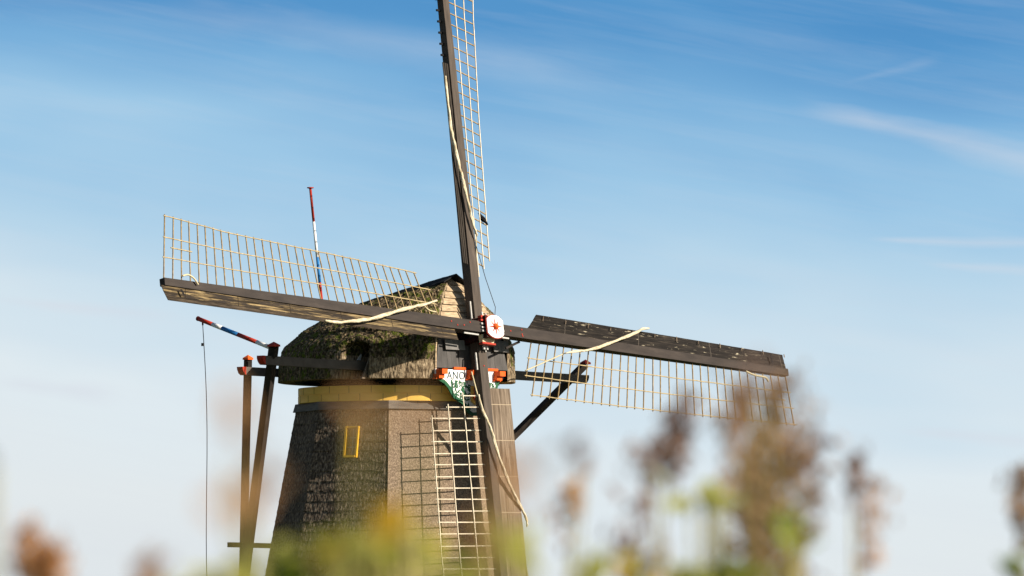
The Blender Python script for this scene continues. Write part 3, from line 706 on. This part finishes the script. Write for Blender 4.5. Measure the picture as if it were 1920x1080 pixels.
rope(sR, mR, [(12.79, .20, -.14), (13.2, .30, -.16), (13.75, .33, -.16), (13.96, .44, -.1)], .035)
rope(sD, mD, [(1.5, .75, -.3), (2.31, .62, -.35)])
# slots in the wind boards near the tips
for (o_, mw, s0, y0, y1) in ((sL, mL, 14.42, -.22, -.40), (sR, mR, 14.2, -.24, -.52)):
    mb = MB(); mb.prism([Vector((s0+.03, y0, -.17)), Vector((s0-.05, y0, -.17)), Vector((s0-.05-(.12 if o_ is sL else 0), y1, -.17)), Vector((s0+.02-(.12 if o_ is sL else 0), y1, -.17))], (0, 0, -.012)); sub(mb, 'grip_slot', 'dull_black', o_, mw)
# clamp irons beside the stocks near the hub
for (o_, mw, s0, s1, y, z) in ((sU, mU, .42, 1.05, -.27, -.1), (sL, mL, .55, 1.25, -.27, -.1), (sR, mR, .30, .85, .27, -.16), (sD, mD, .75, 1.35, .27, -.12), (sD, mD, .35, .72, -.1, -.24)):
    mb = MB(); mb.beam((s0, y, z), (s1, y, z), .05, .05, (0, 0, 1)); sub(mb, 'clamp_iron', 'iron', o_, mw)
def bolts(o_, mw, lst):
    mb = MB()
    for s, y in lst: mb.box(Vector((s, y, -.195)), (.022, 0, 0), (0, .022, 0), (0, 0, .012))
    each(mb, 'bolt', 'red', o_, mw=mw)
bolts(stL, mL, [(1.0, .1), (1.3, -.03), (1.62, -.06), (1.9, .04)]); bolts(stR, mR, [(.95, .0), (1.5, -.10), (1.5, .06), (1.52, .12)]); bolts(stD, mD, [(1.2, 0)])

# --- windshaft and poll end ----------------------------------------------------
def H(a, b, n): return HUB+RR*a+VV*b+SN*n
def poll():
    sh = MB(); sh.tube([H(0, 0, -2.6), H(0, 0, -1.05)], .36, 24); so_ = sh.obj('windshaft', 'dull_black', mill, True)
    p = MB()
    for n0, n1, hs in ((-1.12, -.92, .40), (-.46, -.40, .40)): p.box(H(0, 0, (n0+n1)/2), RR*hs, VV*hs, SN*(n1-n0)/2)
    for sa, sb in ((-1, -1), (-1, 1), (1, -1), (1, 1)):
        p.box(H(sa*.29, sb*.29, -.42), RR*.085, VV*.085, SN*.56)
    po = p.obj('poll_end', 'poll', mill)
    fl = MB(); n = 40; poly = []
    for k in range(n):
        a = 2*math.pi*k/n; x = .50*math.cos(a); y = .41*math.sin(a); x = max(-.40, min(.40, x)); poly.append((x, y))
    fl.prism([H(x*1.02, y*1.02, .15) for x, y in poly], SN*.04); fl.obj('flange', 'red', po)
    dk = MB(); dk.prism([H(x*.965, y*.97, .19) for x, y in poly], SN*.03); dko = dk.obj('face_plate', 'white', po)
    sr = MB()
    for k in range(8):
        a = k*math.pi/4+.10; u = RR*math.cos(a)+VV*math.sin(a); v = -RR*math.sin(a)+VV*math.cos(a); L_ = .33 if k % 2 == 0 else .27; c0 = H(0, 0, .2215+k*.0002)
        sr.prism([c0+v*.042, c0+u*L_+v*.006, c0+u*L_-v*.006, c0-v*.042], SN*.006)
    sr.obj('star', 'red', po)
    bo = MB(); pts = []; rs = []
    for k in range(7): t = k/6*math.pi/2; pts.append(H(0, 0, .225+.12*math.sin(t))); rs.append(.10*math.cos(t)+.004)
    bo.tube(pts, rs, 18); bo.obj('boss', 'orange_red', po, True)
    cr = MB(); cr.prism([H(-.46, -.26, -.02), H(-.36, -.50, -.10), H(.16, -.50, -.10), H(.22, -.30, -.02), H(.0, -.24, 0)], -SN*.16); cr.obj('cheek_plate', 'cream', po)
    rd = MB(); rd.box(H(-.10, -.535, -.14), RR*.32, VV*.03, SN*.09); rd.obj('red_lip', 'red', po)
    wd = MB()                                                    # wedges round the crossing
    for a, b, n, w in ((-.48, .22, .0, .05), (-.40, .36, -.05, .06), (-.30, .34, -.02, .05), (.46, -.02, -.03, .05), (.52, -.12, -.03, .045), (.47, .12, -.02, .04), (-.22, .40, -.02, .035)):
        wd.box(H(a, b, n), RR*w, VV*w*.7, SN*.08)
    each(wd, 'wedge', 'red', po)
    wi = MB()
    for a, b in ((-.44, .10), (-.43, -.03), (-.42, -.15)): wi.box(H(a, b, .02), RR*.07, VV*.03, SN*.05)
    for a, b in ((.50, .03), (.53, -.06)): wi.box(H(a, b, .02), RR*.04, VV*.03, SN*.05)
    wi.box(H(-.35, .46, -.02), RR*.03, VV*.07, SN*.03); wi.box(H(-.18, .44, -.02), RR*.02, VV*.06, SN*.03)
    wi.box(H(-.12, -.62, -.3), RR*.035, VV*.07, SN*.03); wi.box(H(.03, -.62, -.3), RR*.035, VV*.07, SN*.03)
    each(wi, 'clamp_iron', 'iron', po)
    cb = MB(); pts = [mU @ Vector(q) for q in ((3.0, .16, -.25), (1.9, .42, -.28), (.9, .72, -.32), (.35, .42, -.5))]
    cb.tube(pts, .012, 6); cb.obj('lightning_cable', 'wire', mill)
    st = MB(); st.beam(W(3.2, 1.6, 15.55), W(4.0, 1.5, 15.2), .07, .07); 
    k = MB(); k.beam(mR @ Vector((1.70, .22, .15)), mR @ Vector((1.05, .50, .2)), .06, .07); k.obj('sail_hook', 'beam', mill)
poll()

# ------------------------------------------------------------------ bird on the upper sail
def bird():
    b = R(23); s, t = 4.22, 1.62
    foot = mU @ Vector((4.2, t*math.cos(b), t*math.sin(b)))
    root = empty('bird', foot); tag(root, 'small black bird perched on the lattice of the upper sail', 'bird')
    me = bpy.data.meshes.new('body'); bm = bmesh.new()
    P = [((-.02, 0, .02), .030), ((.02, 0, .085), .068), ((-.045, 0, .135), .058), ((-.09, 0, .185), .036), ((-.115, 0, .212), .036), ((.10, 0, .03), .036), ((.17, 0, -.03), .018)]
    seq = [6, 5, 1, 2, 3, 4]
    ax = LT*-1.0
    X = Vector((-1, 0, 0))
    mb = MB()
    def tr(p): return Vector((-p[0]*-1, p[1], p[2]))
    pts = [Vector(P[i][0]) for i in seq]; rs = [P[i][1] for i in seq]
    cp = resample(pts, 5); rr = []
    for i in range(len(cp)):
        t_ = i/5; a = int(min(t_, len(rs)-2)); u = t_-a; rr.append(rs[a]*(1-u)+rs[min(a+1, len(rs)-1)]*u)
    rr[-1] = .012; cp.append(cp[-1]+Vector((-.02, 0, .012))); rr.append(.004); rr[-3] = .034
    mb.tube(cp, rr, 14); body = mb.obj('body', 'feather', root, True)
    bk = MB(); bk.tube([(-.125, 0, .215), (-.165, 0, .208)], [.011, .003], 8); bk.obj('beak', 'feather', root, True)
    wg = MB()
    for sy in (-1, 1): wg.prism([Vector((-.03, sy*.058, .15)), Vector((.04, sy*.066, .13)), Vector((.16, sy*.03, .0)), Vector((.05, sy*.064, .05)), Vector((-.02, sy*.06, .08))], (0, sy*.008, 0))
    each(wg, 'wing', 'feather', root)
    lg = MB()
    for sy in (-1, 1):
        lg = MB(); lg.tube([(0, sy*.025, .04), (-.005, sy*.028, .003), (-.035, sy*.028, .0)], [.006, .006, .003], 6); lg.obj('leg', 'feather', root)
    root.rotation_euler = (0, R(12), R(12)); root.location = foot+ZU*.015; root.scale = (1.28, 1.28, 1.28)
bird()

# ------------------------------------------------------------------ reeds and leafy plants near the camera
def at(x, y, s):
    """world point at distance s seen at that place of the 1920 x 1080 picture; used to lay out the plants"""
    a = (x-960)/FPX; b = (540-y)/FPX
    d = Vector((a, math.cos(PITCH)-b*math.sin(PITCH), math.sin(PITCH)+b*math.cos(PITCH)))
    return CAM+d*(s/d.y)
def blade(mb, base, az, length, width, droop, mi=0, lift=.9):
    n = 8; d = Vector((math.cos(az), math.sin(az), 0)); sd = Vector((-math.sin(az), math.cos(az), 0)); vs = []
    for i in range(n+1):
        t = i/n; p = base+d*length*(t*.75)+ZU*length*(lift*t-droop*t*t); w = width*.5*math.sin(math.pi*(t*.9+.1))**.7
        vs += [p-sd*w, p+sd*w+ZU*w*.3]
    mb.add(vs, [(2*i, 2*i+1, 2*i+3, 2*i+2) for i in range(n)], mi)
def reed_meshes(seed, h, plume_m, plen, nb):
    """stem with base at z=0 and plume centred near z=h; returns list of (name, mesh)"""
    rnd = random.Random(seed); out = []
    lean = rnd.uniform(-.06, .08)
    def sp(z): return Vector((lean*z*z/4, lean*.4*z*z/4, z))
    mb = MB(); mb.tube([sp(h*i/10) for i in range(11)], [.008-.005*i/10 for i in range(11)], 6); out.append(('stem', mb, 'stem'))
    for k in range(5):
        mb = MB(); z = h*(.40+.09*k); blade(mb, sp(z), rnd.uniform(0, 6.28), rnd.uniform(.35, .55), .028, rnd.uniform(.5, .9)); out.append(('leaf', mb, 'leaf_lime'))
    mb = MB(); az0 = rnd.uniform(0, 6.28)
    for k in range(nb):
        t = rnd.random(); z0 = h-plen*.62+plen*t*.9; az = az0+rnd.gauss(0, 1.1); L_ = plen*(.60-.30*t)*rnd.uniform(.5, 1.2)
        d = Vector((math.cos(az), math.sin(az), 0)); p0 = sp(z0); prev = p0
        for i in range(1, 5):
            u = i/4; p = p0+d*L_*.56*u+ZU*L_*(1.1*u-.35*u*u)
            w = .0032*(1.4-u); sdv = d.cross(ZU)*w
            mb.add([prev-sdv, prev+sdv, p+sdv, p-sdv], [(0, 1, 2, 3)])
            for _ in range(2):
                q = p+Vector((rnd.gauss(0, .010), rnd.gauss(0, .010), rnd.gauss(0, .012))); r1 = Vector((rnd.gauss(0, .008), rnd.gauss(0, .008), .013)); r2 = Vector((rnd.gauss(0, .006), rnd.gauss(0, .006), 0))
                mb.add([q-r1, q+r2, q+r1, q-r2], [(0, 1, 2, 3)])
            prev = p
    out.append(('plume', mb, plume_m)); return out, sp(h)
def mk(root, parts):
    for nme, mb, m in parts: mb.obj(nme, m, root)
def reed(x, y, s, kind='plume', plen=.30, seed=1, label=None, nb=40):
    p = at(x, y, s); root = empty('reed', (p.x, p.y, 0)); h = p.z
    parts, tip = reed_meshes(seed, h, kind, plen, nb)
    root.location = (p.x-tip.x, p.y-tip.y, 0)
    mk(root, parts)
    tag(root, label, 'reed', 'reeds in front of the windmill'); return root
REEDS = [
 (1405, 920, 19.0, 'plume', .36, 34, 'brown reed low on the left side of the dense clump'),
 (1505, 905, 18.0, 'plume_grey', .26, 14, 'thin greyish reed at the right fringe of the dense clump'),
 (1448, 1060, 17.5, 'plume', .34, 34, 'brown reed at the very bottom of the dense clump'),
 # x, y of the plume's middle, distance, colour, plume length, number of branches, label
 (1385, 850, 17.5, 'plume', .34, 30, 'tall brown reed forming the left edge of the dense clump at right'),
 (1436, 850, 18.5, 'plume', .44, 46, 'tallest brown reed in the middle of the dense clump at right'),
 (1480, 850, 17.0, 'plume', .36, 30, 'brown reed leaning right in the dense clump under the right sail tip'),
 (1432, 950, 18.5, 'plume', .38, 36, 'lower brown reed in front of the dense clump at right'),
 (1462, 1000, 17.5, 'plume', .34, 30, 'low brown reed at the foot of the dense clump, right of its middle'),
 (1412, 1020, 18.0, 'plume', .32, 34, 'low brown reed at the foot of the dense clump, left of its middle'),
 (1262, 826, 17.5, 'plume_grey', .22, 36, 'greyish brown reed plume below the middle of the right sail'),
 (1222, 862, 16.5, 'plume_grey', .17, 14, 'smaller greyish plume just left of the one below the right sail'),
 (1204, 985, 17.0, 'plume_grey', .24, 20, 'low greyish reed plume halfway between the orange plume and the dense clump'),
 (1078, 960, 17.0, 'plume_gold', .15, 14, 'small orange brown reed plume right of the tower'),
 (1088, 880, 12.0, 'plume_grey', .10, 4, 'faint pale reed plume above the orange one right of the tower'),
 (1596, 900, 18.0, 'plume_grey', .22, 12, 'brown reed plume standing alone right of the dense clump'),
 (1618, 975, 17.5, 'plume_gold', .22, 14, 'lower orange tinted plume standing alone right of the dense clump'),
 (1910, 950, 19.0, 'plume', .20, 26, 'brown reed plume at the right edge of the picture'),
 (62, 1040, 14.0, 'plume_gold', .13, 26, 'orange reed plume in the bottom left corner, nearer the edge'),
 (100, 1075, 14.0, 'plume_gold', .13, 26, 'orange reed plume in the bottom left corner, right of its neighbour'),
 (290, 1085, 11.0, 'plume_gold', .07, 8, 'faint orange reed tip between the left corner and the hoist rope'),
 (440, 860, 7.0, 'plume_gold', .10, 3, 'very blurred orange reed in front of the tail braces, upper'),
 (465, 985, 8.0, 'plume_gold', .12, 4, 'very blurred orange reed in front of the tail braces, lower'),
 (680, 770, 7.0, 'plume_gold', .07, 2, 'very blurred brown reed in front of the yellow curb and window'),
 (930, 860, 8.5, 'plume_gold', .12, 4, 'very blurred orange reed in front of the lower sail'),
 (895, 1060, 9.5, 'plume_gold', .14, 5, 'blurred orange reed at the bottom in front of the lower sail lattice'),
 (1430, 740, 9.0, 'plume_grey', .07, 2, 'faint blurred reed tip in front of the right sail end'),
 (790, 830, 8.0, 'plume_gold', .08, 2, 'faint blurred brown reed over the tower corner below the curb'),
]
for i, (x, y, s, k, pl, nb, lb) in enumerate(REEDS): reed(x, y, s, k, pl, 11+i, lb, max(1, int(nb*.74)))

def leafy(x, y, s, w, h, m, n, seed, label, size=.052):
    """a leafy plant whose crown is centred on that spot, w by h metres"""
    p = at(x, y, s); rnd = random.Random(seed); root = empty('leafy_plant', (p.x, p.y, 0)); zc = p.z
    st = MB(); lf = MB(); tips = []
    for k in range(5):
        tx = rnd.uniform(-.5, .5)*w; ty = rnd.uniform(-.4, .4)*w; tz = zc+rnd.uniform(-.1, .5)*h
        pts = [Vector((tx*.2*(1-t)+tx*t*t, ty*t, tz*t)) for t in [i/10 for i in range(11)]]; st.tube(pts, [.009-.006*i/10 for i in range(11)], 5); tips.append(Vector((tx, ty, tz)))
    for k in range(int(n*.42)):
        q = Vector((rnd.gauss(0, .25)*w, rnd.gauss(0, .2)*w, zc+rnd.gauss(0, .25)*h))
        az = rnd.uniform(0, 6.28); el = rnd.uniform(-.5, .9); d = Vector((math.cos(az)*math.cos(el), math.sin(az)*math.cos(el), math.sin(el))); sd = d.cross(Vector((rnd.gauss(0, 1), rnd.gauss(0, 1), 1))).normalized()
        L_ = size*rnd.uniform(.7, 1.3); W_ = L_*.32; nn = d.cross(sd)*L_*.08
        lf.add([q, q+d*L_*.35+sd*W_, q+d*L_*.8+sd*W_*.7+nn, q+d*L_*1.3, q+d*L_*.8-sd*W_*.7+nn, q+d*L_*.35-sd*W_], [(0, 1, 2, 3, 4, 5)])
    st.obj('stem', 'stem', root); lf.obj('foliage', m, root)
    tag(root, label, 'plant', 'leafy plants in front of the windmill'); return root
PLANTS = [
 (625, 1050, 13, .20, .06, 'leaf_lime', 90, 'yellow green leafy plant in front of the left half of the tower'),
 (700, 1065, 13, .18, .08, 'leaf_lime', 100, 'green leafy plant at the foot of the tower, near its front corner'),
 (560, 1100, 13, .14, .05, 'leaf_green', 50, 'green leafy plant at the tower left edge'),
 (645, 1015, 11, .10, .03, 'leaf_yellow', 8, 'yellow leafed plant in front of the shaded thatch, higher than the green ones'),
 (768, 985, 11, .03, .045, 'leaf_yellow', 10, 'bright yellow leaf cluster over the tower front corner'),
 (840, 1070, 13, .10, .06, 'leaf_lime', 44, 'lime leafy plant at the bottom below the bright yellow cluster'),
 (965, 1045, 11, .05, .07, 'leaf_lime', 34, 'lime green plant right of the lower sail'),
 (1310, 945, 16, .12, .05, 'leaf_lime', 30, 'lime green leafy plant between the grey plume and the dense reeds'),
 (1345, 925, 16.5, .05, .025, 'leaf_lime', 14, 'small lime green sprig touching the dense reeds on their left'),
 (1485, 1010, 15, .04, .09, 'leaf_green', 24, 'bright green leafy plant at the right foot of the dense reeds'),
 (1120, 1080, 14, .12, .05, 'leaf_lime', 60, 'yellow green plant at the bottom edge right of the tower'),
 (1215, 1080, 14, .10, .05, 'leaf_yellow', 20, 'yellowish plant at the bottom edge, second from the tower'),
 (1385, 1085, 15, .16, .06, 'leaf_green', 50, 'green plant below the dense reeds'),
 (1300, 1085, 15, .14, .04, 'leaf_lime', 60, 'low yellow green plant at the bottom edge left of the dense reeds'),
 (430, 1095, 11, .12, .03, 'leaf_lime', 40, 'low yellow green plant below the tail braces'),
 (1918, 1075, 16, .03, .06, 'leaf_green', 20, 'green plant in the bottom right corner'),
 (-22, 880, 8.5, .010, .02, 'leaf_dark', 3, 'dark green leaves at the left edge'),
]
for i, (x, y, s, w, h, m, n, lb) in enumerate(PLANTS): leafy(x, y, s, w, h, m, n, 51+i, lb)

for o in bpy.data.objects:
    if 'framed' in o: del o['framed']
